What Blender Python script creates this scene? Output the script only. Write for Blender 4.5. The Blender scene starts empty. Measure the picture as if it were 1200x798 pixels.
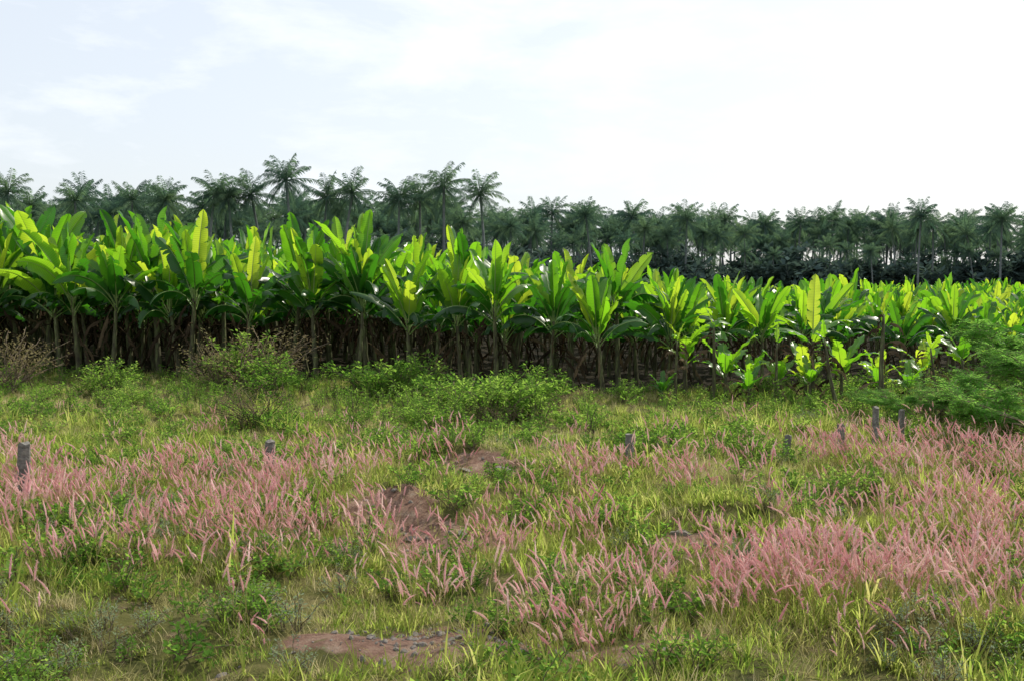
import bpy, math, random
import numpy as np
from mathutils import Vector, Matrix
R = random.Random(7)
NR = np.random.RandomState(11)
scene = bpy.context.scene
MAIN = scene.collection

# ---------------------------------------------------------------- noise
TAB = NR.rand(256, 256)
def vnoise(x, y, s=0):
    x = np.asarray(x, float) + 37.3*s; y = np.asarray(y, float) + 91.7*s
    xi = np.floor(x).astype(int); yi = np.floor(y).astype(int)
    fx = x-xi; fy = y-yi
    fx = fx*fx*(3-2*fx); fy = fy*fy*(3-2*fy)
    a = TAB[xi % 256, yi % 256]; b = TAB[(xi+1) % 256, yi % 256]
    c = TAB[xi % 256, (yi+1) % 256]; d = TAB[(xi+1) % 256, (yi+1) % 256]
    return (a*(1-fx)+b*fx)*(1-fy)+(c*(1-fx)+d*fx)*fy
def fbm(x, y, s=0, o=3):
    r = 0; amp = .5
    for i in range(o):
        r = r+amp*(vnoise(x*2**i, y*2**i, s+i)-.5); amp *= .5
    return r
def sm(a, b, x):
    t = np.clip((x-a)/(b-a), 0, 1); return t*t*(3-2*t)
def height(x, y):
    x = np.asarray(x, float); y = np.asarray(y, float)
    near = 1-sm(40, 70, np.hypot(x, y-5))
    h = .36*fbm(x*.33, y*.33, 1)+.32*fbm(x*1.1, y*1.1, 5)+.10*fbm(x*4, y*4, 9)
    # low eroded earth bank with its cut face towards the road
    dx = (x+1.05)/1.15; dy = (y-12.2)
    dy = np.where(dy < 0, dy/.9, dy/1.6)
    m = .34*np.exp(-(dx*dx+dy*dy)**1.2)
    dx = (x+.2)/1.1; dy = (y-14.9)/.8
    m = m+.26*np.exp(-(dx*dx+dy*dy))
    dx = (x-2.2)/.9; dy = (y-11.4); dy = np.where(dy < 0, dy/.4, dy/.9)
    m = m+.20*np.exp(-(dx*dx+dy*dy))
    dx = (x-4.0)/1.2; dy = (y-10.2)/.9
    m = m+.15*np.exp(-(dx*dx+dy*dy))
    m = m*(1+.8*fbm(x*3, y*3, 13)+.5*fbm(x*9, y*9, 17))
    return (h+m)*near
BARE = [(-1.4, 11.6, .55, .5), (-.85, 10.8, .7, .45), (-.3, 14.1, .75, .45), (-.45, 7.35, .7, .45), (.85, 7.25, .5, .3),
        (1.9, 10.6, .4, .25), (2.9, 10.0, .5, .2), (-3.3, 9.6, .4, .2), (1.2, 8.7, .3, .15)]
def bare(x, y):
    r = np.zeros_like(np.asarray(x, float))
    n = fbm(x*2.4, y*2.4, 21)*2.2+fbm(x*9, y*9, 25)*.8
    for (cx, cy, rx, ry) in BARE:
        d = np.sqrt(((x-cx)/rx)**2+((y-cy)/ry)**2)+n
        r = np.maximum(r, 1-sm(.65, 1.35, d))
    return r
def edgeY(x):
    return np.interp(x, [-40, -16, -8, -4, 0, 2.3, 5, 8, 14, 40], [36, 32.5, 30.5, 29, 26.2, 25.0, 27.0, 28, 29, 36])

# ---------------------------------------------------------------- mesh builder
class MB:
    def __init__(s): s.v = []; s.f = []; s.m = []; s.a = []
    def vert(s, p, a=(0, 0, 0)):
        s.v.append((p[0], p[1], p[2])); s.a.append(a); return len(s.v)-1
    def face(s, ids, m=0): s.f.append(tuple(ids)); s.m.append(m)
    def mesh(s, name, mats, smooth=True):
        me = bpy.data.meshes.new(name)
        me.from_pydata(s.v, [], s.f)
        at = me.attributes.new('luv', 'FLOAT_VECTOR', 'POINT')
        at.data.foreach_set('vector', np.array(s.a, dtype=np.float32).ravel())
        for m in mats: me.materials.append(m)
        me.polygons.foreach_set('material_index', np.array(s.m, dtype=np.int32))
        me.polygons.foreach_set('use_smooth', np.full(len(s.f), smooth, dtype=bool))
        me.update(); return me
    def tube(s, pts, rad, n=6, m=0, tint=0., cap=True):
        rings = []
        up = Vector((0, 0, 1))
        for i, p in enumerate(pts):
            t = (pts[min(i+1, len(pts)-1)]-pts[max(i-1, 0)]).normalized()
            a = t.cross(Vector((1, .13, 0))).normalized() if abs(t.z) > .8 else t.cross(up).normalized()
            b = t.cross(a)
            u = i/max(1, len(pts)-1)
            rings.append([s.vert(p+(a*math.cos(2*math.pi*k/n)+b*math.sin(2*math.pi*k/n))*rad[i], (u, k/n, tint)) for k in range(n)])
        for i in range(len(rings)-1):
            for k in range(n):
                s.face((rings[i][k], rings[i][(k+1) % n], rings[i+1][(k+1) % n], rings[i+1][k]), m)
        if cap: s.face(rings[-1], m)

def link(o, parent=None):
    MAIN.objects.link(o)
    if parent: o.parent = parent
    return o

# ---------------------------------------------------------------- materials
def newmat(name):
    m = bpy.data.materials.new(name); m.use_nodes = True
    nt = m.node_tree; nt.nodes.clear()
    return m, nt, nt.nodes, nt.links
def ramp(N, L, src, stops):
    r = N.new('ShaderNodeValToRGB'); e = r.color_ramp.elements
    while len(e) > 1: e.remove(e[0])
    e[0].position = stops[0][0]; e[0].color = (*stops[0][1], 1)
    for p, c in stops[1:]:
        q = e.new(p); q.color = (*c, 1)
    if src: L.new(src, r.inputs[0])
    return r.outputs[0]
def math_(N, L, op, a, b=None, c=None):
    n = N.new('ShaderNodeMath'); n.operation = op
    for i, v in enumerate([a, b, c]):
        if v is None: continue
        if isinstance(v, (int, float)): n.inputs[i].default_value = v
        else: L.new(v, n.inputs[i])
    return n.outputs[0]
def leafmat(name, stops, tstops, trans=.45, rough=.5, spec=.4, veins=0, nscale=1.5, rnd=.35, namp=.7):
    """stops: reflect colour ramp ; tstops: transmitted colour ramp; driven by tint + random + noise"""
    m, nt, N, L = newmat(name)
    at = N.new('ShaderNodeAttribute'); at.attribute_name = 'luv'
    sp = N.new('ShaderNodeSeparateXYZ'); L.new(at.outputs['Vector'], sp.inputs[0])
    oi = N.new('ShaderNodeObjectInfo')
    geo = N.new('ShaderNodeNewGeometry')
    no = N.new('ShaderNodeTexNoise'); no.inputs['Scale'].default_value = nscale; no.inputs['Detail'].default_value = 2
    L.new(geo.outputs['Position'], no.inputs['Vector'])
    v = math_(N, L, 'MULTIPLY', oi.outputs['Random'], rnd)
    v = math_(N, L, 'ADD', v, math_(N, L, 'MULTIPLY', sp.outputs['Z'], 1-rnd))
    v = math_(N, L, 'ADD', v, math_(N, L, 'MULTIPLY', math_(N, L, 'SUBTRACT', no.outputs['Fac'], .5), namp))
    c1 = ramp(N, L, v, stops); c2 = ramp(N, L, v, tstops)
    if veins:
        w = math_(N, L, 'SINE', math_(N, L, 'MULTIPLY', sp.outputs['X'], veins))
        w = math_(N, L, 'MULTIPLY_ADD', w, .12, .9)
        mx = N.new('ShaderNodeMix'); mx.data_type = 'RGBA'; mx.blend_type = 'MULTIPLY'; mx.inputs[0].default_value = 1
        L.new(c2, mx.inputs[6]); cb = N.new('ShaderNodeCombineColor')
        for i in range(3): L.new(w, cb.inputs[i])
        L.new(cb.outputs[0], mx.inputs[7]); c2 = mx.outputs[2]
    if spec > 0:
        p = N.new('ShaderNodeBsdfPrincipled'); p.inputs['Roughness'].default_value = rough
        p.inputs['Specular IOR Level'].default_value = spec
        L.new(c1, p.inputs['Base Color'])
    else:
        p = N.new('ShaderNodeBsdfDiffuse'); L.new(c1, p.inputs['Color'])
    t = N.new('ShaderNodeBsdfTranslucent'); L.new(c2, t.inputs['Color'])
    ms = N.new('ShaderNodeMixShader'); ms.inputs[0].default_value = trans
    L.new(p.outputs[0], ms.inputs[1]); L.new(t.outputs[0], ms.inputs[2])
    o = N.new('ShaderNodeOutputMaterial'); L.new(ms.outputs[0], o.inputs[0])
    return m
def solid(name, stops, nscale=8, rough=.9, bump=.4, stretch=(1, 1, 1)):
    m, nt, N, L = newmat(name)
    tc = N.new('ShaderNodeTexCoord'); mp = N.new('ShaderNodeMapping'); mp.inputs['Scale'].default_value = stretch
    L.new(tc.outputs['Object'], mp.inputs[0])
    no = N.new('ShaderNodeTexNoise'); no.inputs['Scale'].default_value = nscale; no.inputs['Detail'].default_value = 4
    no.inputs['Roughness'].default_value = .65
    L.new(mp.outputs[0], no.inputs['Vector'])
    c = ramp(N, L, no.outputs['Fac'], stops)
    p = N.new('ShaderNodeBsdfPrincipled'); p.inputs['Roughness'].default_value = rough
    p.inputs['Specular IOR Level'].default_value = .2
    L.new(c, p.inputs['Base Color'])
    b = N.new('ShaderNodeBump'); b.inputs['Strength'].default_value = bump; b.inputs['Distance'].default_value = .03
    L.new(no.outputs['Fac'], b.inputs['Height']); L.new(b.outputs[0], p.inputs['Normal'])
    o = N.new('ShaderNodeOutputMaterial'); L.new(p.outputs[0], o.inputs[0])
    return m

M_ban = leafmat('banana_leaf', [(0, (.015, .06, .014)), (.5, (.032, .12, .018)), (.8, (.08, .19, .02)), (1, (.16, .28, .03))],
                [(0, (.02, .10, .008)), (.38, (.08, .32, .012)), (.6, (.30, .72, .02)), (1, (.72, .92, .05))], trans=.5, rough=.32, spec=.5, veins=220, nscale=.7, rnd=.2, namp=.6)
M_rib = leafmat('banana_midrib', [(0, (.16, .27, .07)), (1, (.32, .42, .14))], [(0, (.2, .4, .05)), (1, (.4, .5, .1))], trans=.2, rough=.45)
M_dead = leafmat('banana_dry_leaf', [(0, (.022, .016, .011)), (.5, (.055, .040, .026)), (1, (.20, .15, .09))],
                 [(0, (.04, .02, .01)), (1, (.2, .12, .05))], trans=.10, spec=0)  # dry-leaf brown, darkened in the colour to deepen shade under the canopy
M_stem = solid('banana_stem', [(.3, (.03, .028, .018)), (.48, (.08, .075, .042)), (.6, (.12, .14, .055)), (.75, (.26, .25, .15))], nscale=3, stretch=(4, 4, 1), rough=.7)
M_palm = leafmat('palm_frond_hazed', [(0, (.055, .095, .085)), (.5, (.08, .135, .105)), (1, (.14, .20, .11))],
                 [(0, (.07, .16, .10)), (1, (.22, .36, .16))], trans=.38, spec=0, nscale=.2)  # distance haze mixed into the frond greens as a blue-grey cast
M_palmt = solid('palm_trunk_hazed', [(.3, (.11, .13, .13)), (.7, (.2, .22, .21))], nscale=2)  # bluish grey puts distance haze into the bark colour
M_bushfar = leafmat('undergrowth_leaf_hazed', [(0, (.06, .095, .095)), (1, (.09, .135, .115))], [(0, (.07, .12, .10)), (1, (.13, .2, .13))], trans=.25, nscale=.3, spec=0)  # undergrowth greens tinted blue, air haze painted into the colour
M_grass = leafmat('green_grass', [(0, (.07, .13, .02)), (.5, (.16, .21, .04)), (1, (.32, .30, .10))],
                  [(0, (.24, .42, .05)), (.5, (.50, .62, .11)), (1, (.76, .70, .26))], trans=.48, spec=0, nscale=.6, namp=.9)
M_dry = leafmat('dry_grass', [(0, (.25, .24, .08)), (.5, (.39, .34, .16)), (1, (.54, .47, .29))],
                [(0, (.52, .50, .16)), (1, (.78, .66, .40))], trans=.4, spec=0, nscale=.8)
M_plume = leafmat('pink_plume', [(0, (.56, .29, .31)), (.5, (.72, .46, .46)), (1, (.84, .66, .60))],
                  [(0, (.80, .46, .48)), (.5, (.90, .63, .61)), (1, (.94, .80, .72))], trans=.5, spec=0, nscale=.8, namp=1.0)
M_weed = leafmat('weed_leaf', [(0, (.035, .09, .018)), (.5, (.08, .165, .03)), (1, (.19, .29, .07))],
                 [(0, (.14, .34, .04)), (.5, (.32, .55, .07)), (1, (.5, .7, .13))], trans=.44, spec=0, nscale=1)
M_weedg = leafmat('grey_weed_leaf', [(0, (.12, .16, .09)), (1, (.26, .31, .2))], [(0, (.2, .3, .14)), (1, (.4, .48, .28))], trans=.35, spec=0)
M_brush = leafmat('dry_brush_leaf', [(0, (.11, .08, .055)), (.6, (.18, .15, .08)), (1, (.24, .22, .1))], [(0, (.22, .16, .09)), (1, (.38, .36, .15))], trans=.3, spec=0)
M_acacia = leafmat('acacia_leaf', [(0, (.05, .15, .03)), (1, (.13, .28, .06))], [(0, (.2, .5, .07)), (1, (.42, .75, .13))], trans=.5, nscale=1, spec=0)
M_twig = solid('twig_bark', [(.3, (.07, .05, .035)), (.7, (.2, .16, .11))], nscale=20)
M_post = solid('weathered_granite', [(.3, (.09, .082, .075)), (.5, (.17, .16, .145)), (.7, (.30, .28, .25))], nscale=14, bump=.8)
M_stone = solid('stone', [(.3, (.13, .11, .10)), (.6, (.27, .24, .21)), (.8, (.40, .36, .32))], nscale=9, bump=.6)

def groundmat():
    m, nt, N, L = newmat('ground_soil_and_turf')
    geo = N.new('ShaderNodeNewGeometry')
    def noise(s, d=5, r=.6):
        n = N.new('ShaderNodeTexNoise'); n.inputs['Scale'].default_value = s; n.inputs['Detail'].default_value = d
        n.inputs['Roughness'].default_value = r; L.new(geo.outputs['Position'], n.inputs['Vector']); return n.outputs['Fac']
    soil = ramp(N, L, noise(6, 10, .75), [(.32, (.13, .08, .06)), (.48, (.30, .18, .135)), (.6, (.40, .28, .21)), (.72, (.50, .40, .33))])
    turf = ramp(N, L, noise(1.3, 8, .75), [(.3, (.07, .08, .03)), (.5, (.16, .16, .05)), (.68, (.30, .25, .12))])
    at = N.new('ShaderNodeAttribute'); at.attribute_name = 'bare'
    k = math_(N, L, 'ADD', at.outputs['Fac'], math_(N, L, 'MULTIPLY', math_(N, L, 'SUBTRACT', noise(4, 8, .7), .5), 1.4))
    kk = N.new('ShaderNodeMapRange'); kk.inputs[1].default_value = .3; kk.inputs[2].default_value = .6; L.new(k, kk.inputs[0])
    mx = N.new('ShaderNodeMix'); mx.data_type = 'RGBA'; L.new(kk.outputs[0], mx.inputs[0]); L.new(turf, mx.inputs[6]); L.new(soil, mx.inputs[7])
    a2 = N.new('ShaderNodeAttribute'); a2.attribute_name = 'humus_shade'
    hum_shade = ramp(N, L, noise(6, 5, .7), [(.35, (.012, .010, .007)), (.65, (.045, .035, .022))])  # dark litter soil with the canopy shade painted into its colour
    m2 = N.new('ShaderNodeMix'); m2.data_type = 'RGBA'; L.new(a2.outputs['Fac'], m2.inputs[0]); L.new(mx.outputs[2], m2.inputs[6]); L.new(hum_shade, m2.inputs[7])
    p = N.new('ShaderNodeBsdfPrincipled'); p.inputs['Roughness'].default_value = .95; p.inputs['Specular IOR Level'].default_value = .1
    L.new(m2.outputs[2], p.inputs['Base Color'])
    b = N.new('ShaderNodeBump'); b.inputs['Strength'].default_value = 1; b.inputs['Distance'].default_value = .12
    L.new(noise(8, 12, .8), b.inputs['Height']); L.new(b.outputs[0], p.inputs['Normal'])
    o = N.new('ShaderNodeOutputMaterial'); L.new(p.outputs[0], o.inputs[0])
    return m

# ---------------------------------------------------------------- ground sheet
def axis(lo, hi, st, far):
    a = list(np.arange(lo, hi, st)); s = st; x = a[-1]
    while x < far: s *= 1.25; x += s; a.append(x)
    s = st; x = a[0]
    while x > -far: s *= 1.25; x -= s; a.insert(0, x)
    return np.array(a)
xs = axis(-13, 13, .06, 3000); ys = axis(5, 22, .06, 3000)
X, Y = np.meshgrid(xs, ys)
Z = height(X, Y)
V = np.stack([X.ravel(), Y.ravel(), Z.ravel()], 1)
nx, ny = len(xs), len(ys)
I = np.arange(nx*ny).reshape(ny, nx)
F = np.stack([I[:-1, :-1], I[:-1, 1:], I[1:, 1:], I[1:, :-1]], -1).reshape(-1, 4)
me = bpy.data.meshes.new('ground')
me.vertices.add(len(V)); me.vertices.foreach_set('co', V.astype(np.float32).ravel())
me.loops.add(F.size); me.loops.foreach_set('vertex_index', F.astype(np.int32).ravel())
me.polygons.add(len(F)); me.polygons.foreach_set('loop_start', np.arange(0, F.size, 4, dtype=np.int32))
me.polygons.foreach_set('loop_total', np.full(len(F), 4, dtype=np.int32))
me.polygons.foreach_set('use_smooth', np.ones(len(F), dtype=bool))
me.update(calc_edges=True)
b = bare(V[:, 0], V[:, 1])+.22
at = me.attributes.new('bare', 'FLOAT', 'POINT'); at.data.foreach_set('value', b.astype(np.float32))
hu_shade = np.clip((V[:, 1]-edgeY(V[:, 0])+.4), 0, 1)*(V[:, 1] < 400)  # mask for dark soil plus painted canopy shade behind the plantation edge
at = me.attributes.new('humus_shade', 'FLOAT', 'POINT'); at.data.foreach_set('value', hu_shade.astype(np.float32))
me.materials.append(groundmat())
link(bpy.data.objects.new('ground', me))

# ---------------------------------------------------------------- scatter by geometry nodes
def scatter(name, meshes, P, rot, scl, part):
    P = np.asarray(P, np.float32); n = len(P)
    me = bpy.data.meshes.new(name); me.vertices.add(n); me.vertices.foreach_set('co', P.ravel())
    a = me.attributes.new('rot', 'FLOAT_VECTOR', 'POINT'); a.data.foreach_set('vector', np.asarray(rot, np.float32).ravel())
    a = me.attributes.new('scl', 'FLOAT', 'POINT'); a.data.foreach_set('value', np.asarray(scl, np.float32))
    a = me.attributes.new('idx', 'INT', 'POINT'); a.data.foreach_set('value', NR.randint(0, len(meshes), n).astype(np.int32))
    ob = bpy.data.objects.new(name, me); MAIN.objects.link(ob)
    col = bpy.data.collections.new(name+'_parts')
    for m in meshes: col.objects.link(bpy.data.objects.new(part, m))
    g = bpy.data.node_groups.new(name+'_scatter', 'GeometryNodeTree')
    g.interface.new_socket('Geometry', in_out='INPUT', socket_type='NodeSocketGeometry')
    g.interface.new_socket('Geometry', in_out='OUTPUT', socket_type='NodeSocketGeometry')
    N, L = g.nodes, g.links
    gi = N.new('NodeGroupInput'); go = N.new('NodeGroupOutput')
    ci = N.new('GeometryNodeCollectionInfo'); ci.inputs['Collection'].default_value = col
    ci.inputs['Separate Children'].default_value = True; ci.inputs['Reset Children'].default_value = True
    ip = N.new('GeometryNodeInstanceOnPoints'); ip.inputs['Pick Instance'].default_value = True
    def na(nm, t):
        q = N.new('GeometryNodeInputNamedAttribute'); q.data_type = t; q.inputs['Name'].default_value = nm
        return q.outputs['Attribute']
    L.new(gi.outputs[0], ip.inputs['Points']); L.new(ci.outputs[0], ip.inputs['Instance'])
    L.new(na('idx', 'INT'), ip.inputs['Instance Index']); L.new(na('rot', 'FLOAT_VECTOR'), ip.inputs['Rotation'])
    L.new(na('scl', 'FLOAT'), ip.inputs['Scale']); L.new(ip.outputs[0], go.inputs[0])
    md = ob.modifiers.new('scatter', 'NODES'); md.node_group = g
    return ob
def rots(n, tilt=.12):
    return np.stack([NR.randn(n)*tilt, NR.randn(n)*tilt, NR.rand(n)*6.283], 1)

# ---------------------------------------------------------------- banana plant
def banana_leaf(mb, base, az, e0, e1, L, W, tint, fold, dead=False, tear=.3, pet=.16, roll=0, n=18):
    p = Vector(base); side0 = Vector((-math.sin(az), math.cos(az), 0))
    pts = []; tg = []
    daz = R.uniform(-.35, .35)
    for i in range(n+1):
        t = i/n
        e = e0+(e1-e0)*t**1.5
        a = az+daz*t
        d = Vector((math.cos(a)*math.cos(e), math.sin(a)*math.cos(e), math.sin(e)))
        pts.append(p.copy()); tg.append(d); p = p+d*(L/n)
    rib = [max(.004, .024*(1-t)**.8)*(L/2.2) for t in [i/n for i in range(n+1)]]
    mb.tube(pts, rib, 4, 2 if dead else 1, tint)
    i0 = int(pet*n)
    m = 2 if dead else 0
    for sg in (-1, 1):
        i = i0
        dd = 0
        while i < n:
            k = min(n-i, 1 if R.random() < tear else R.choice([2, 3, 4, 6, 9]))
            if tear > .3: dd = R.uniform(-.6, .2)
            else: dd = R.uniform(-.18, .08)
            if dead: dd = R.uniform(-.6, .3)
            rows = []
            for j in range(k+1):
                q = i+j; u = (q-i0)/(n-i0)
                w = W*.5*min(1, (u/.16+.02)**.6)*max(0, 1-u**6)**.65*(1-.18*u)
                if dead: w *= R.uniform(.4, .8)
                t = tg[q]; s = side0*math.cos(roll)+t.cross(side0)*math.sin(roll)
                s = (s-t*s.dot(t)).normalized(); nn = s.cross(t)
                if nn.z < 0: nn = -nn
                f1 = fold+dd; f2 = fold+dd*1.6-.4
                inset = .84 if (j == 0 or j == k) and k < n-i0 else 1
                c = pts[q]
                a = c+s*sg*.004
                b = c+(s*sg*math.cos(f1)+nn*math.sin(f1))*w*.5+t*w*.1
                e = b+(s*sg*math.cos(f2)+nn*math.sin(f2))*w*.5*inset+t*w*.18
                wav = math.sin(q*1.3+sg)*.022
                e = e+nn*wav
                if j == 0 and i > i0: e = e+t*.028
                if j == k and q < n: e = e-t*.028
                rows.append([mb.vert(a, (u, 0, tint)), mb.vert(b, (u+.02, .5, tint)), mb.vert(e, (u+.04, 1, tint))])
            for j in range(k):
                for c_ in (0, 1):
                    mb.face((rows[j][c_], rows[j][c_+1], rows[j+1][c_+1], rows[j+1][c_]), m)
            i += k
def banana_mesh(seed, kind='mature'):
    global R
    keep = R; R = random.Random(seed)
    mb = MB()
    if kind == 'mature':
        Hs = R.uniform(1.6, 2.2); lean = Vector((R.uniform(-.12, .12), R.uniform(-.12, .12), 1))
        ns = 12
        pts = [lean*(Hs*i/ns)+Vector((R.uniform(-.01, .01), R.uniform(-.01, .01), -.1 if i == 0 else 0)) for i in range(ns+1)]
        rad = [.08-.038*(i/ns)+R.uniform(-.005, .005) for i in range(ns+1)]
        mb.tube(pts, rad, 8, 3)
        top = pts[-1]; a0 = R.uniform(0, 6.28)
        nl = R.randint(13, 17)
        for k in range(nl):
            az = a0+k*2.4+R.uniform(-.5, .5); t = k/(nl-1)
            base = top+Vector((math.cos(az)*.035, math.sin(az)*.035, -.4*(1-t)))
            pet = .2
            if t > .62:
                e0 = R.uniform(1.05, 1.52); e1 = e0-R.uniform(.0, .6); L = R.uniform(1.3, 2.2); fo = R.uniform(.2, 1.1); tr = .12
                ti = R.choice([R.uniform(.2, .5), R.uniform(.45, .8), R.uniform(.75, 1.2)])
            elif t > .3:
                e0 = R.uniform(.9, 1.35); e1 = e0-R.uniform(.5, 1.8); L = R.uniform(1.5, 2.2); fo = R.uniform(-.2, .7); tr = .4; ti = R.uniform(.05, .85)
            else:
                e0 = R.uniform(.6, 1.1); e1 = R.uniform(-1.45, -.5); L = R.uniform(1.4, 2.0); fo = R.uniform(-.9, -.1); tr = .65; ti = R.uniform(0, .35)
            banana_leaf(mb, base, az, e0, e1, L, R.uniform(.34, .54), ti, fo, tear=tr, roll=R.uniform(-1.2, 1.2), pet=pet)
        for k in range(R.randint(4, 8)):
            az = R.uniform(0, 6.28); z = Hs-R.uniform(.1, 1.0)
            base = Vector((math.cos(az)*.06, math.sin(az)*.06, z))+Vector((lean.x, lean.y, 0))*z
            banana_leaf(mb, base, az, R.uniform(-1.1, .3), R.uniform(-1.75, -1.5), R.uniform(.6, 1.4), R.uniform(.12, .3), R.uniform(0, .9)**1.5, -1.0, dead=True, pet=.3, n=10)
    elif kind == 'young':
        Hs = R.uniform(.5, .8)
        pts = [Vector((0, 0, Hs*i/5-.05)) for i in range(6)]
        mb.tube(pts, [.05-.025*i/5 for i in range(6)], 7, 3)
        for k in range(6):
            az = k*2.4+R.uniform(-.3, .3); t = k/5
            banana_leaf(mb, pts[-1]+Vector((0, 0, -.12*(1-t))), az, R.uniform(.7, 1.0)+.45*t, R.uniform(-.7, .1)+1.0*t, R.uniform(.7, 1.0), R.uniform(.22, .3), R.uniform(.5, 1), .3, tear=.15)
        for k in range(2):
            az = R.uniform(0, 6.28)
            banana_leaf(mb, Vector((0, 0, Hs*.7)), az, .2, -1.6, .6, .2, R.random(), -1, dead=True, pet=.3)
    elif kind == 'broken':
        pts = [Vector((.05*math.sin(i*.5)+.03*i, 0, 1.9*i/9-.1)) for i in range(10)]
        mb.tube(pts, [.08-.045*i/9 for i in range(10)], 8, 3)
        for k in range(9):
            az = R.uniform(0, 6.28); q = pts[R.randint(3, 9)]
            banana_leaf(mb, q, az, R.uniform(-.1, .9), R.uniform(-1.7, -1.3), R.uniform(.5, 1.0), R.uniform(.15, .3), R.random()+.4, -1.0, dead=True, pet=.3)
        banana_leaf(mb, pts[-1], 2.6, 1.2, .9, .6, .2, .8, .5)
        banana_leaf(mb, pts[-1], .3, .8, -.6, .6, .2, .6, .1)
    elif kind == 'spear':
        pts = [Vector((0, 0, 1.6*i/8-.1)) for i in range(9)]
        mb.tube(pts, [.07-.035*i/8 for i in range(9)], 8, 3)
        banana_leaf(mb, pts[-1], 1.2, 1.5, 1.42, 1.5, .36, 1.35, .6, tear=0)
        for k in range(5):
            az = k*2.4; banana_leaf(mb, pts[-1]+Vector((0, 0, -.2)), az, R.uniform(.7, 1.1), R.uniform(-1, 0), R.uniform(1.0, 1.4), .36, R.uniform(.3, .8), .1, tear=.3)
        for k in range(4):
            az = R.uniform(0, 6.28); banana_leaf(mb, pts[6], az, 0, -1.6, 1., .3, R.random(), -1, dead=True, pet=.3)
    R = keep
    return mb.mesh('banana_'+kind, [M_ban, M_rib, M_dead, M_stem])
BAN = [banana_mesh(100+i) for i in range(18)]
def banH(x, y):
    h = np.interp(x, [-16, -12, -5, 0, 3, 8, 20, 40], [5.2, 5.1, 4.55, 4.0, 3.55, 3.05, 3.1, 3.6])
    return h
x = -24.0
while x < 20:
    for row in range(2):
        xx = x+R.uniform(-.45, .45)+row*.8; yy = float(edgeY(xx))+row*1.6+R.uniform(-.5, .5)
        s = float(banH(xx, yy))/4.1*R.uniform(.82, 1.07)
        o = bpy.data.objects.new('banana_plant', R.choice(BAN)); link(o)
        o.location = (xx, yy, float(height(xx, yy))); o.rotation_euler = (R.uniform(-.04, .04), R.uniform(-.04, .04), R.uniform(0, 6.28)); o.scale = (s*.95, s*.95, s)
    x += R.uniform(1.0, 1.65)
P = []; S = []
for r in range(2, 38):
    off = r*1.65
    x = -70.0+R.uniform(0, 1)
    while x < 75:
        yb = float(edgeY(x))+off
        if abs(x) < .56*yb+3:
            px = x+R.uniform(-.5, .5); py = yb+R.uniform(-.5, .5)
            P.append((px, py, float(height(px, py)))); S.append(float(banH(px, py))/4.15*R.uniform(.8, 1.06))
        x += 1.4 if r < 9 else 2.1
scatter('banana_plantation', BAN, P, rots(len(P), .05), S, 'banana_stalk')
YOUNG = [banana_mesh(300+i, 'young') for i in range(4)]
for (x, y, s) in [(4.8, 24.6, 1.25), (5.45, 25.0, .9), (5.9, 24.2, .9), (7.4, 24.6, 1.2), (4.0, 25.3, 1.2), (8.4, 25.2, 1.0), (3.3, 24.0, .6), (9.4, 25, 1.1), (6.7, 25.0, 1.3), (-6.4, 28.2, .7), (10.6, 25.8, 1.1), (7.9, 23.6, .65), (5.1, 23.6, .7), (6.5, 23.9, .8), (8.7, 24.0, .8)]:
    o = bpy.data.objects.new('young_banana_plant', R.choice(YOUNG)); link(o)
    o.location = (x, y, float(height(x, y))); o.rotation_euler = (0, 0, R.uniform(0, 6.28)); o.scale = (s, s, s)
mbk = banana_mesh(401, 'broken')
for (x, y, s, rz) in [(7.7, 22.6, 1.1, 2.9), (4.4, 24.2, .95, .4), (9.2, 23.6, .7, 1.5), (3.6, 24.0, .8, 4), (6.9, 23.2, .8, 2), (5.6, 23.4, .75, 5)]:
    o = bpy.data.objects.new('broken_banana_stem', mbk); link(o)
    o.location = (x, y, float(height(x, y))); o.rotation_euler = (R.uniform(-.12, .12), R.uniform(-.15, .15), rz); o.scale = (s*.75, s*.75, s)
o = bpy.data.objects.new('banana_plant', banana_mesh(420, 'spear')); link(o)
o.location = (6.75, 24.6, 0); o.scale = (.95,)*3

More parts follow.
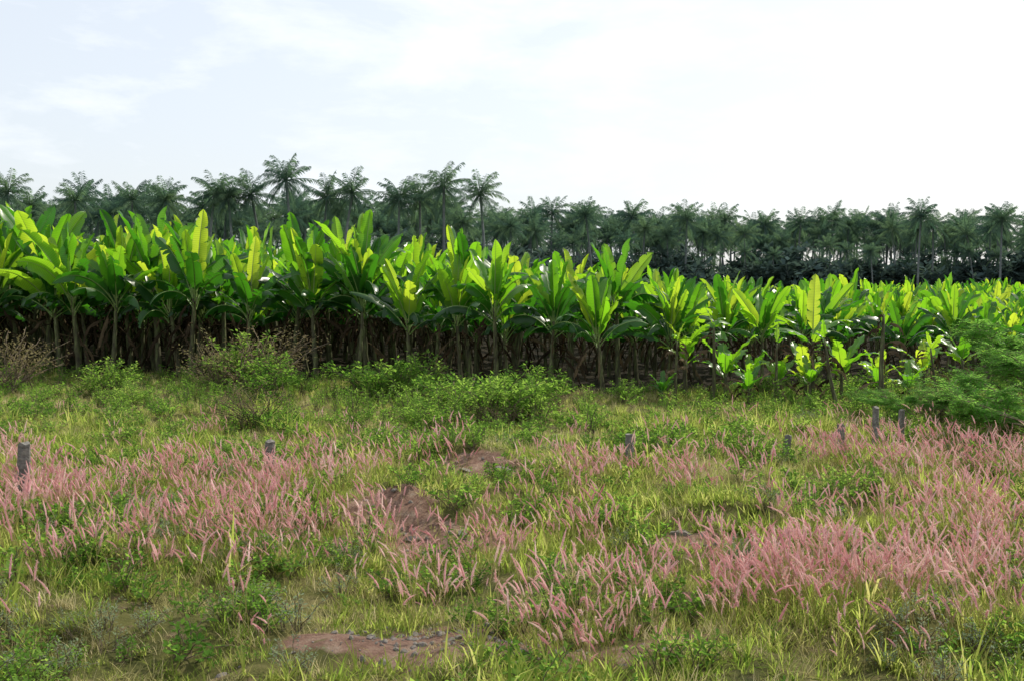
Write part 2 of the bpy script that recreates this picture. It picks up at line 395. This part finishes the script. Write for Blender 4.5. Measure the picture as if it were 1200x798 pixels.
# ---------------------------------------------------------------- coconut palms
def palm_mesh(seed):
    r = random.Random(seed); mb = MB()
    H = 11.9; bx, by = r.uniform(-1.4, 1.4), r.uniform(-1, 1)
    pts = [Vector((bx*(i/12)**2, by*(i/12)**2, H*i/12-.2)) for i in range(13)]
    mb.tube(pts, [.2-.09*(i/12)**.5 for i in range(13)], 6, 1)
    top = pts[-1]; nf = r.randint(26, 32)
    for k in range(nf):
        az = k*2.399+r.uniform(-.35, .35); t = k/(nf-1)
        e0 = -.95+2.35*t+r.uniform(-.2, .2); e1 = e0-r.uniform(.4, 1.2); L = r.uniform(2.2, 3.2)*(1-.1*t)
        n = 9; p = top.copy(); P_ = []; T_ = []
        for i in range(n+1):
            e = e0+(e1-e0)*(i/n)**1.6
            d = Vector((math.cos(az)*math.cos(e), math.sin(az)*math.cos(e), math.sin(e))); P_.append(p.copy()); T_.append(d); p = p+d*L/n
        mb.tube(P_, [.05*(1-i/n)+.008 for i in range(n+1)], 3, 0, .6)
        side = Vector((-math.sin(az), math.cos(az), 0)); ti = r.random(); NQ = 32
        for q in range(4, NQ):
            f = q/NQ*n; i = int(f); w = f-i
            c = P_[i].lerp(P_[min(n, i+1)], w); tt = T_[i]
            ll = .58*math.sin(math.pi*min(1, (q/NQ)*.82+.12))**.6+.12
            for sg in (-1, 1):
                dr = (side*sg*.55+tt*.65+Vector((0, 0, -.15-r.random()*.7))).normalized()
                e_ = c+dr*ll*r.uniform(.8, 1.15); mid = c.lerp(e_, .5)+Vector((0, 0, .04))
                wv = tt*.036
                a = (q/NQ, 0, ti)
                v = [mb.vert(c, a), mb.vert(mid+wv, a), mb.vert(e_+Vector((0, 0, -.1)), a), mb.vert(mid-wv, a)]
                mb.face(v, 0)
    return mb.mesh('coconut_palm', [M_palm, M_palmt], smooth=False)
PALM = [palm_mesh(500+i) for i in range(8)]
P = []; S = []
def palmY(x): return float(np.interp(x, [-120, -5, 4, 30, 140], [108, 112, 130, 145, 150]))
for r in range(8):
    x = -115.0+R.uniform(0, 5)
    while x < 150:
        yy = palmY(x)+r*5.5+R.uniform(-2.5, 2.5)
        if abs(x) < .56*yy+4:
            px = x+R.uniform(-1.5, 1.5)
            P.append((px, yy, -.1))
            S.append(R.uniform(.80, 1.12)*(1.0 if x < 0 else 1.0) if r > 1 else R.uniform(.5, 1.0))
        x += R.uniform(2.2, 4.0)
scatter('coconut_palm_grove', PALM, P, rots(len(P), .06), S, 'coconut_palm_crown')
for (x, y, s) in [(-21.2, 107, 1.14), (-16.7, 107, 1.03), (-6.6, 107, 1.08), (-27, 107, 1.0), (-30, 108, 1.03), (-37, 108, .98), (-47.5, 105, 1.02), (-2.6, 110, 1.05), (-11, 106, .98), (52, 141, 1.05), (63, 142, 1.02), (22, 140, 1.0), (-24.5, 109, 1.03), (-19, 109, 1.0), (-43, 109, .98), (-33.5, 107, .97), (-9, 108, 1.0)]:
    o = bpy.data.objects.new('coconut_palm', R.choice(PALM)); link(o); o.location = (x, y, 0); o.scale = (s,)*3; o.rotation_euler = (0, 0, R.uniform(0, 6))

# ---------------------------------------------------------------- bushes / weeds
def bush_mesh(seed, H, Rr, nstem, nleaf, ll, lw, mats, name, lo=.2):
    r = random.Random(seed); mb = MB()
    for k in range(nstem):
        az = r.uniform(0, 6.28); sp = Rr*r.random()**.5; hh = H*r.uniform(.4, 1)*(1-.35*(sp/Rr)**2)
        b = Vector((r.uniform(-.25, .25)*Rr, r.uniform(-.25, .25)*Rr, -.03))
        e = Vector((math.cos(az)*sp, math.sin(az)*sp, hh)); n = 5
        pts = []
        for i in range(n+1):
            t = i/n; pts.append(b.lerp(e, t)+Vector((0, 0, hh*.15*math.sin(t*3.14)))+Vector((r.uniform(-1, 1), r.uniform(-1, 1), 0))*.03*H)
        mb.tube(pts, [.012*H*(1-.7*i/n)*.7+.0015 for i in range(n+1)], 3, 1)
        ti = r.random()
        for q in range(nleaf):
            t = r.uniform(lo, 1)**.7; i = min(n-1, int(t*n)); c = pts[i].lerp(pts[i+1], t*n-i)
            a2 = r.uniform(0, 6.28); el = r.uniform(-.4, 1.1)
            d = Vector((math.cos(a2)*math.cos(el), math.sin(a2)*math.cos(el), math.sin(el)))
            c = c+d*r.uniform(0, .12)*Rr
            s = d.cross(Vector((0, 0, 1))).normalized()*math.cos(.3)+Vector((r.uniform(-.5, .5), r.uniform(-.5, .5), r.uniform(-.5, .5)))
            s = (s-d*s.dot(d)).normalized(); L_ = ll*r.uniform(.6, 1.2); w = lw*r.uniform(.7, 1.2)
            a = (0, 0, ti*.6+r.random()*.4)
            dn = Vector((0, 0, -L_*.12))
            v = [mb.vert(c, a), mb.vert(c+d*L_*.45+s*w*.5, a), mb.vert(c+d*L_+dn, a), mb.vert(c+d*L_*.45-s*w*.5, a)]
            mb.face(v, 0)
    return mb.mesh(name, mats, smooth=False)
def blade(mb, r, b, az, e0, e1, L, w, tint, m=0, n=3):
    p = Vector(b); s = Vector((-math.sin(az), math.cos(az), 0))
    prev = None
    for i in range(n+1):
        t = i/n; e = e0+(e1-e0)*t
        ww = w*.5*(1-t**2.2)*(.6+.4*min(1, t*4))
        a = (t, 0, tint)
        if i < n:
            cur = [mb.vert(p-s*ww, a), mb.vert(p+s*ww, a)]
        else: cur = [mb.vert(p, a)]
        if prev:
            mb.face((prev[0], prev[1], cur[1], cur[0]) if len(cur) == 2 else (prev[0], prev[1], cur[0]), m)
        prev = cur
        p = p+Vector((math.cos(az)*math.cos(e), math.sin(az)*math.cos(e), math.sin(e)))*(L/n)
def grass_mesh(seed, nb, H, w, spread, mat, name, droop=1.2):
    r = random.Random(seed); mb = MB()
    sub = [(r.uniform(-1, 1)*spread, r.uniform(-1, 1)*spread, r.uniform(.5, 1.2)) for _ in range(max(1, nb//9))]
    for k in range(nb):
        az = r.uniform(0, 6.28)
        cx, cy, hs = r.choice(sub)
        e0 = r.uniform(.6, 1.5); blade(mb, r, (cx+r.gauss(0, .03), cy+r.gauss(0, .03), -.03), az, e0, e0-r.uniform(.2, droop), H*hs*r.uniform(.4, 1.1), w*r.uniform(.6, 1.2), r.random())
    return mb.mesh(name, [mat], smooth=False)
def pink_mesh(seed, ns, H):
    r = random.Random(seed); mb = MB()
    for k in range(int(ns*2.2)):
        az = r.uniform(0, 6.28); a2 = r.uniform(0, 6.28); d = .09*r.random(); e0 = r.uniform(.9, 1.5)
        blade(mb, r, (math.cos(a2)*d, math.sin(a2)*d, -.02), az, e0, e0-r.uniform(.3, 1.3), H*r.uniform(.35, .7), .008, r.random(), 0)
    for k in range(ns):
        az = r.gauss(2.9, 1.4); b = Vector((r.uniform(-.14, .14), r.uniform(-.14, .14), -.02))
        e = r.uniform(1.25, 1.57); L = H*r.uniform(.5, 1.05); PL = r.uniform(.08, .16); n = 5; p = b; pts = [b.copy()]
        bend = r.uniform(.0, .35)
        for i in range(n):
            e -= bend/n; d = Vector((math.cos(az)*math.cos(e), math.sin(az)*math.cos(e), math.sin(e))); p = p+d*L/n; pts.append(p.copy())
        mb.tube(pts, [.0018]*(n+1), 3, 2, r.random(), cap=False)
        m = 5; q = [p.copy()]; ti = r.random()
        cv = r.uniform(-.02, .16)
        for i in range(m):
            e -= cv; d = Vector((math.cos(az)*math.cos(e), math.sin(az)*math.cos(e), math.sin(e))); q.append(q[-1]+d*PL/m)
        mb.tube(q, [.003, .0065, .0075, .0065, .0045, .001], 3, 1, ti, cap=False)
        for j in range(40):
            t = r.random()*.95; i = int(t*m); c = q[i].lerp(q[i+1], t*m-i)
            o = Vector((r.uniform(-1, 1), r.uniform(-1, 1), r.uniform(-1, 1))).normalized()
            dr = (o*.9+d*.7).normalized(); ln = r.uniform(.018, .034)*(1-.5*t)
            s = dr.cross(o).normalized()*.002 if dr.cross(o).length > .01 else Vector((.002, 0, 0))
            a = (t, 0, min(1, ti*.7+.3*r.random()))
            mb.face((mb.vert(c-s, a), mb.vert(c+s, a), mb.vert(c+dr*ln, a)), 1)
    return mb.mesh('pink_fountain_grass', [M_grass, M_plume, M_dry], smooth=False)

def sample(n, y0, y1, fn, margin=.52, pad=1.2):
    """random ground points in the verge, kept with probability fn(x,y)"""
    yy = np.sqrt(NR.rand(n)*(y1**2-y0**2)+y0**2)
    xx = (NR.rand(n)*2-1)*(margin*yy+pad)
    k = NR.rand(n) < fn(xx, yy)
    xx, yy = xx[k], yy[k]
    return np.stack([xx, yy, height(xx, yy)], 1)
clump = lambda x, y, s, k: sm(.42, .60, vnoise(x*k, y*k, s))
inside = lambda x, y: (y < edgeY(x)+.3)
hv = lambda P: .35+1.3*vnoise(P[:, 0]*1.3, P[:, 1]*1.3, 77)
G1 = [grass_mesh(600+i, 84, .17, .007, .2, M_grass, 'grass_tuft') for i in range(6)]
G2 = [grass_mesh(620+i, 26, .32, .016, .09, M_grass, 'broad_grass_clump', 1.8) for i in range(5)]
G3 = [grass_mesh(640+i, 50, .26, .006, .15, M_dry, 'dry_grass_tuft', 1.3) for i in range(4)]
f = lambda x, y: (1-bare(x, y)*.97)*(.5+.5*clump(x, y, 90, 1.5))
Pa = [sample(1900, 5.5, 12, f), sample(2300, 12, 20, f), sample(2600, 20, 35, lambda x, y: inside(x, y)*1.)]
P = np.concatenate(Pa); scatter('turf_grass', G1, P, rots(len(P)), (.5+.6*NR.rand(len(P)))*(1+.02*P[:, 1])*hv(P), 'grass_tuft')
f = lambda x, y: (1-bare(x, y))*(.15+.85*clump(x, y, 3, .8))*np.where(y > 20, .4, 1)*inside(x, y)
P = np.concatenate([sample(2700, 5.5, 12, f), sample(2300, 12, 20, f), sample(1300, 20, 33, f)])
scatter('broadleaf_grass', G2, P, rots(len(P)), (.45+.65*NR.rand(len(P)))*(1+.012*P[:, 1])*hv(P), 'grass_clump')
f = lambda x, y: (1-bare(x, y)*.8)*(.3+.7*clump(x, y, 8, .6))*inside(x, y)*np.where((y > 13) & (y < 27), 1, .7)
P = np.concatenate([sample(1500, 5.5, 12, f), sample(3700, 12, 20, f), sample(4800, 20, 33, f)])
scatter('dry_grass', G3, P, rots(len(P)), (.4+.65*NR.rand(len(P)))*(1+.012*P[:, 1]), 'dry_grass_tuft')
# pink fountain grass
def pinkd(x, y):
    g = lambda cx, cy, sx, sy, a: a*np.exp(-((x-cx)/sx)**2-((y-cy)/sy)**2)
    d = g(-4.4, 12.4, 2.2, 1.4, .8)+g(-2.9, 10.3, 1.6, 1.1, .8)+g(-2.2, 14.2, 2.2, 1.0, .35)+g(.2, 9.4, 1.2, .8, .3)+g(1.2, 13.2, 2.5, 1.4, .35)
    d = d+g(5.9, 14.0, 3.0, 2.0, .8)+g(4.3, 9.4, 1.0, 1.0, 2.4)+g(1.8, 8.8, 1.4, 1.0, .45)+g(.5, 7.4, .9, .6, .5)+g(2.3, 7.6, .9, .7, .8)+g(-7, 14.5, 2, 1.4, .35)+g(8, 15, 2.5, 2.5, .6)+g(-3.9, 9.3, 1.0, .8, .3)+.035
    return np.clip(d*(.15+.85*clump(x, y, 14, 1.3))*(1-bare(x, y)*.9)*(y < 20), 0, 1)
PK = [pink_mesh(700+i, 8, .45) for i in range(10)]
P = np.concatenate([sample(3000, 6.5, 12, pinkd), sample(4300, 12, 20, pinkd)])
r_ = rots(len(P), .12); r_[:, 2] = NR.randn(len(P))*.9
scatter('pink_fountain_grass', PK, P, r_, .65+.6*NR.rand(len(P)), 'fountain_grass_tuft')
# small broad-leaved weeds
W1 = [bush_mesh(800+i, .27, .2, 9, 15, .045, .022, [M_weed, M_twig], 'weed') for i in range(5)]
W2 = [bush_mesh(820+i, .30, .22, 12, 18, .03, .012, [M_weedg, M_twig], 'grey_weed') for i in range(3)]
W3 = [bush_mesh(830+i, 1.0, .26, 7, 34, .065, .022, [M_weed, M_twig], 'tall_weed') for i in range(4)]
f = lambda x, y: (1-bare(x, y))*(.12+.75*clump(x, y, 30, .9))*inside(x, y)
P = np.concatenate([sample(1200, 5.5, 12, f), sample(1600, 12, 20, f), sample(2300, 20, 34, f)])
scatter('broadleaf_weeds', W1, P, rots(len(P)), .4+1.0*NR.rand(len(P))**1.5+.02*P[:, 1], 'weed_clump')
f = lambda x, y: (1-bare(x, y))*np.clip(clump(x, y, 40, .6)*.4+np.exp(-((x-3.2)/1.0)**2-((y-7.2)/.8)**2)*1.2+np.exp(-((x+3.2)/1.2)**2-((y-7.)/.7)**2), 0, 1)
P = np.concatenate([sample(500, 5.5, 12, f), sample(250, 12, 20, f)])
scatter('grey_green_weeds', W2, P, rots(len(P)), .6+.6*NR.rand(len(P)), 'grey_weed_clump')
g1 = lambda x, y: np.exp(-((x+.9)/1.2)**2-((y-20.)/1.6)**2)
f = lambda x, y: np.clip(inside(x, y)*(.15*(y > 21)*clump(x, y, 50, .5)+1.4*g1(x, y)+.6*np.exp(-((x+6.0)/3.5)**2-((y-24)/2.5)**2)+.55*(np.abs(y-edgeY(x)+1.2) < 1.3)*clump(x, y, 60, .6)), 0, 1)
P = sample(2100, 16, 33, f)
scatter('tall_weeds', W3, P, rots(len(P)), (.4+.5*NR.rand(len(P)))*(1+1.0*g1(P[:, 0], P[:, 1])), 'tall_weed_stalk')
# named shrubs
SHG = [bush_mesh(850+i, 1.0, .8, 28, 48, .085, .04, [M_weed, M_twig], 'wild_shrub') for i in range(3)]
SHB = [bush_mesh(860+i, 1.0, .9, 38, 34, .05, .022, [M_brush, M_twig], 'dry_brush') for i in range(2)]
for (nm, ms, x, y, s) in [('wild_shrub', SHG, -3.1, 25.2, 1.6), ('wild_shrub', SHG, -2.2, 25.0, 1.3), ('wild_shrub', SHG, -.3, 19.8, 1.35), ('wild_shrub', SHG, -5.4, 24.6, 1.3), ('wild_shrub', SHG, .4, 20.4, 1.2), ('wild_shrub', SHG, -.9, 20.8, 1.5),
                          ('wild_shrub', SHG, -9.6, 26.0, 1.2), ('wild_shrub', SHG, 3.4, 15.6, .6), ('wild_shrub', SHG, 9.2, 21, .9), ('wild_shrub', SHG, -1.5, 18.6, .8), ('wild_shrub', SHG, 3.2, 11.4, .35), ('wild_shrub', SHG, 8.2, 19.5, .6),
                          ('dry_brush', SHB, -6.0, 26.2, 2.1), ('dry_brush', SHB, -7.0, 26.4, 1.6), ('dry_brush', SHB, -12.2, 26.6, 1.8), ('dry_brush', SHB, -13.4, 27.2, 1.6), ('dry_brush', SHB, -4.5, 19.3, 1.25), ('dry_brush', SHB, 8.0, 20.8, .7), ('dry_brush', SHB, -.3, 19.2, .7), ('wild_shrub', SHG, -6.6, 26.8, 1.8), ('dry_brush', SHB, .9, 22.5, .6), ('wild_shrub', SHG, -8, 23, .8), ('wild_shrub', SHG, -4.2, 19.3, .75), ('wild_shrub', SHG, 2.4, 23.6, .7), ('wild_shrub', SHG, .6, 24.2, .9), ('wild_shrub', SHG, -14.5, 26, 1.0), ('wild_shrub', SHG, -1.9, 8.0, .3), ('wild_shrub', SHG, 1.9, 12.1, .35), ('wild_shrub', SHG, 7.2, 16.4, .5)]:
    o = bpy.data.objects.new(nm, R.choice(ms)); link(o); o.location = (x, y, float(height(x, y))); o.scale = (s*R.uniform(.8, 1.1), s*.9, s*R.uniform(.75, 1.0)); o.rotation_euler = (0, 0, R.uniform(0, 6))
# undergrowth below the palms
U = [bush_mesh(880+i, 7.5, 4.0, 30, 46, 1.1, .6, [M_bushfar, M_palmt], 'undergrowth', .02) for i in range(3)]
P = []
for r in range(3):
    x = -110.
    while x < 140:
        yy = palmY(x)+2+r*9
        if abs(x) < .56*yy+6: P.append((x, yy+R.uniform(-2, 2), -.3))
        x += R.uniform(2.6, 4.0)
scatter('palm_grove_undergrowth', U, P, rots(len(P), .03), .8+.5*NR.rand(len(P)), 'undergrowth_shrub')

# ---------------------------------------------------------------- acacia shrub at right
def acacia(seed):
    r = random.Random(seed); mb = MB()
    def twig(p, d, L):
        n = 8; side = d.cross(Vector((0, 0, 1))).normalized(); q = p.copy(); pts = [q.copy()]
        for i in range(n):
            d = (d+Vector((0, 0, -.05))).normalized(); q = q+d*L/n; pts.append(q.copy())
        mb.tube([pts[0], pts[4], pts[8]], [.003]*3, 3, 1, cap=False)
        ti = r.random()
        for i in range(1, n+1):
            for sg in (-1, 1):
                o = (side*sg+d*.35+Vector((0, 0, r.uniform(-.4, .4)))).normalized(); LL = r.uniform(.05, .09)
                c = pts[i]; a = (0, 0, ti*.7+.3*r.random()); w = d*.010
                mb.face((mb.vert(c, a), mb.vert(c+o*LL*.4+w, a), mb.vert(c+o*LL, a), mb.vert(c+o*LL*.4-w, a)), 0)
    def limb(p, az, el, L, rad, dep):
        n = 7; pts = [p.copy()]; d = None
        for i in range(n):
            az2 = az+r.uniform(-.2, .2); el *= .92
            d = Vector((math.cos(az2)*math.cos(el), math.sin(az2)*math.cos(el), math.sin(el))); p = p+d*L/n; pts.append(p.copy())
            if dep > 0 and i > 1:
                for s in (-1, 1):
                    if r.random() < .5: limb(p.copy(), az+s*r.uniform(.4, 1.0), el*.5+r.uniform(-.1, .5), L*r.uniform(.25, .6), rad*.5, dep-1)
            if dep <= 1 and i > 0:
                for s in range(2 if dep == 0 else 1):
                    a3 = az2+r.uniform(-1.3, 1.3); e3 = r.uniform(-.25, .7)
                    twig(p.copy(), Vector((math.cos(a3)*math.cos(e3), math.sin(a3)*math.cos(e3), math.sin(e3))), r.uniform(.16, .32))
        mb.tube(pts, [rad*(1-.75*i/n) for i in range(n+1)], 4, 1)
    for k in range(8):
        limb(Vector((r.uniform(-.1, .1), r.uniform(-.1, .1), -.05)), k*.8+r.uniform(-.2, .2), r.uniform(.3, 1.45), r.uniform(1.3, 2.3), .03, 2)
    return mb.mesh('acacia_shrub', [M_acacia, M_twig], smooth=False)
am = acacia(905)
for (x, y, s, rz) in [(8.9, 17.8, .95, 0), (10.6, 21.5, 1.1, 2), (7.9, 20.6, .5, 4)]:
    o = bpy.data.objects.new('acacia_shrub', am); link(o); o.location = (x, y, float(height(x, y))); o.scale = (s,)*3; o.rotation_euler = (0, 0, rz)

# ---------------------------------------------------------------- fence posts
def post_mesh(seed):
    r = random.Random(seed); mb = MB(); prev = None; n = 8; sides = 8
    for i in range(n+1):
        ring = []
        for k in range(sides):
            a = 2*math.pi*k/sides+.39; rr = .5*(1+.10*math.cos(4*(a-.78)))*(1-.12*i/n)+r.uniform(-.04, .04)
            ring.append(mb.vert((rr*.15*math.cos(a), rr*.13*math.sin(a), -.25+1.25*i/n+(r.uniform(-.035, .035) if i == n else 0))))
        if prev:
            for k in range(sides): mb.face((prev[k], prev[(k+1) % sides], ring[(k+1) % sides], ring[k]))
        prev = ring
    c = mb.vert((0, 0, 1.02))
    for k in range(sides): mb.face((prev[k], prev[(k+1) % sides], c))
    return mb.mesh('fence_post', [M_post], smooth=False)
for i, (x, y, t, tx, ty) in enumerate([(-5.38, 12.0, .70, .02, .03), (-3.15, 14.2, .46, .08, 0), (1.62, 15.0, .38, -.06, 0), (4.0, 16.0, .30, .1, .1), (4.9, 16.2, .44, -.12, 0), (5.65, 17.0, .60, .0, .03), (6.23, 17.5, .55, .02, -.04)]):
    o = bpy.data.objects.new('stone_fence_post', post_mesh(950+i)); link(o)
    h = float(height(x, y)); k = .85 if x > 0 else 1.0; o.location = (x, y, h); o.scale = (k, k, t+.05-h*.6); o.rotation_euler = (tx, ty, R.uniform(0, 1))

# ---------------------------------------------------------------- stones
def stone_mesh(seed):
    import bmesh
    bm = bmesh.new(); bmesh.ops.create_icosphere(bm, subdivisions=2, radius=1); r = random.Random(seed)
    planes = [(Vector((r.gauss(0, 1), r.gauss(0, 1), r.gauss(0, 1))).normalized(), r.uniform(.5, .85)) for _ in range(9)]
    for v in bm.verts:
        for nn, d in planes:
            k = v.co.dot(nn)
            if k > d: v.co -= nn*(k-d)
        v.co.z *= .6
    me = bpy.data.meshes.new('stone'); bm.to_mesh(me); bm.free(); me.materials.append(M_stone); return me
ST = [stone_mesh(i) for i in range(6)]
f = lambda x, y: np.clip(bare(x, y)*.9+.005, 0, 1)
g = lambda x, y: np.exp(-((x+.45)/.7)**2-((y-7.45)/.4)**2)
P = np.concatenate([sample(7000, 6, 15, f), sample(10000, 6.3, 9, g)])
scatter('loose_stones', ST, P, rots(len(P), .6), .007+.035*NR.rand(len(P))**3, 'pebble')
for (x, y, s) in [(-.78, 10.7, .11), (-1.0, 11.0, .07), (-2.1, 8.7, .06), (-.1, 14.1, .12), (-.6, 14.2, .08), (1.7, 10.8, .08), (-1.9, 11.5, .06), (.2, 7.6, .06), (-.5, 11.1, .09)]:
    o = bpy.data.objects.new('stone', R.choice(ST)); link(o); o.location = (x, y, float(height(x, y))); o.scale = (s*1.4, s, s); o.rotation_euler = (R.random()*.5, 0, R.uniform(0, 6))

# ---------------------------------------------------------------- light and sky
EL = math.radians(46); AZ = math.radians(46)   # sun ahead and to the right
sd = Vector((math.sin(AZ)*math.cos(EL), math.cos(AZ)*math.cos(EL), math.sin(EL)))
l = bpy.data.lights.new('sun', 'SUN'); l.energy = 5.0; l.angle = math.radians(.5); l.color = (1, .94, .80)
lo = bpy.data.objects.new('sun', l); link(lo); lo.rotation_euler = sd.to_track_quat('Z', 'Y').to_euler(); lo.location = (20, 30, 30)
w = bpy.data.worlds.new('World'); scene.world = w; w.use_nodes = True
nt = w.node_tree; N, L = nt.nodes, nt.links; N.clear()
sk = N.new('ShaderNodeTexSky'); sk.sky_type = 'NISHITA'; sk.sun_disc = False; sk.sun_elevation = EL; sk.sun_rotation = AZ
sk.dust_density = 2.5; sk.air_density = 1.0; sk.ozone_density = 1.5
tc = N.new('ShaderNodeTexCoord'); mp = N.new('ShaderNodeMapping'); mp.inputs['Scale'].default_value = (1.0, 1.0, 3.2)
L.new(tc.outputs['Generated'], mp.inputs[0])
no = N.new('ShaderNodeTexNoise'); no.inputs['Scale'].default_value = 5; no.inputs['Detail'].default_value = 9; no.inputs['Roughness'].default_value = .6; no.inputs['Distortion'].default_value = .2
L.new(mp.outputs[0], no.inputs['Vector'])
mr = N.new('ShaderNodeMapRange'); mr.inputs[1].default_value = .46; mr.inputs[2].default_value = .66; mr.inputs[3].default_value = .6; mr.inputs[4].default_value = .95
L.new(no.outputs['Fac'], mr.inputs[0])
mx = N.new('ShaderNodeMix'); mx.data_type = 'RGBA'; L.new(mr.outputs[0], mx.inputs[0]); L.new(sk.outputs[0], mx.inputs[6]); mx.inputs[7].default_value = (7.2, 7.5, 7.8, 1)
bg = N.new('ShaderNodeBackground'); bg.inputs['Strength'].default_value = .148; L.new(mx.outputs[2], bg.inputs[0])
wo = N.new('ShaderNodeOutputWorld'); L.new(bg.outputs[0], wo.inputs[0])

# ---------------------------------------------------------------- camera
c = bpy.data.cameras.new('camera'); co = bpy.data.objects.new('camera', c); link(co)
c.sensor_width = 36; c.lens = 38.6; c.clip_end = 8000; co.location = (0, 0, 2.4)
co.rotation_euler = (math.radians(90-2.45), 0, 0)
scene.camera = co
scene.view_settings.view_transform = 'Standard'; scene.view_settings.look = 'None'; scene.view_settings.exposure = 0
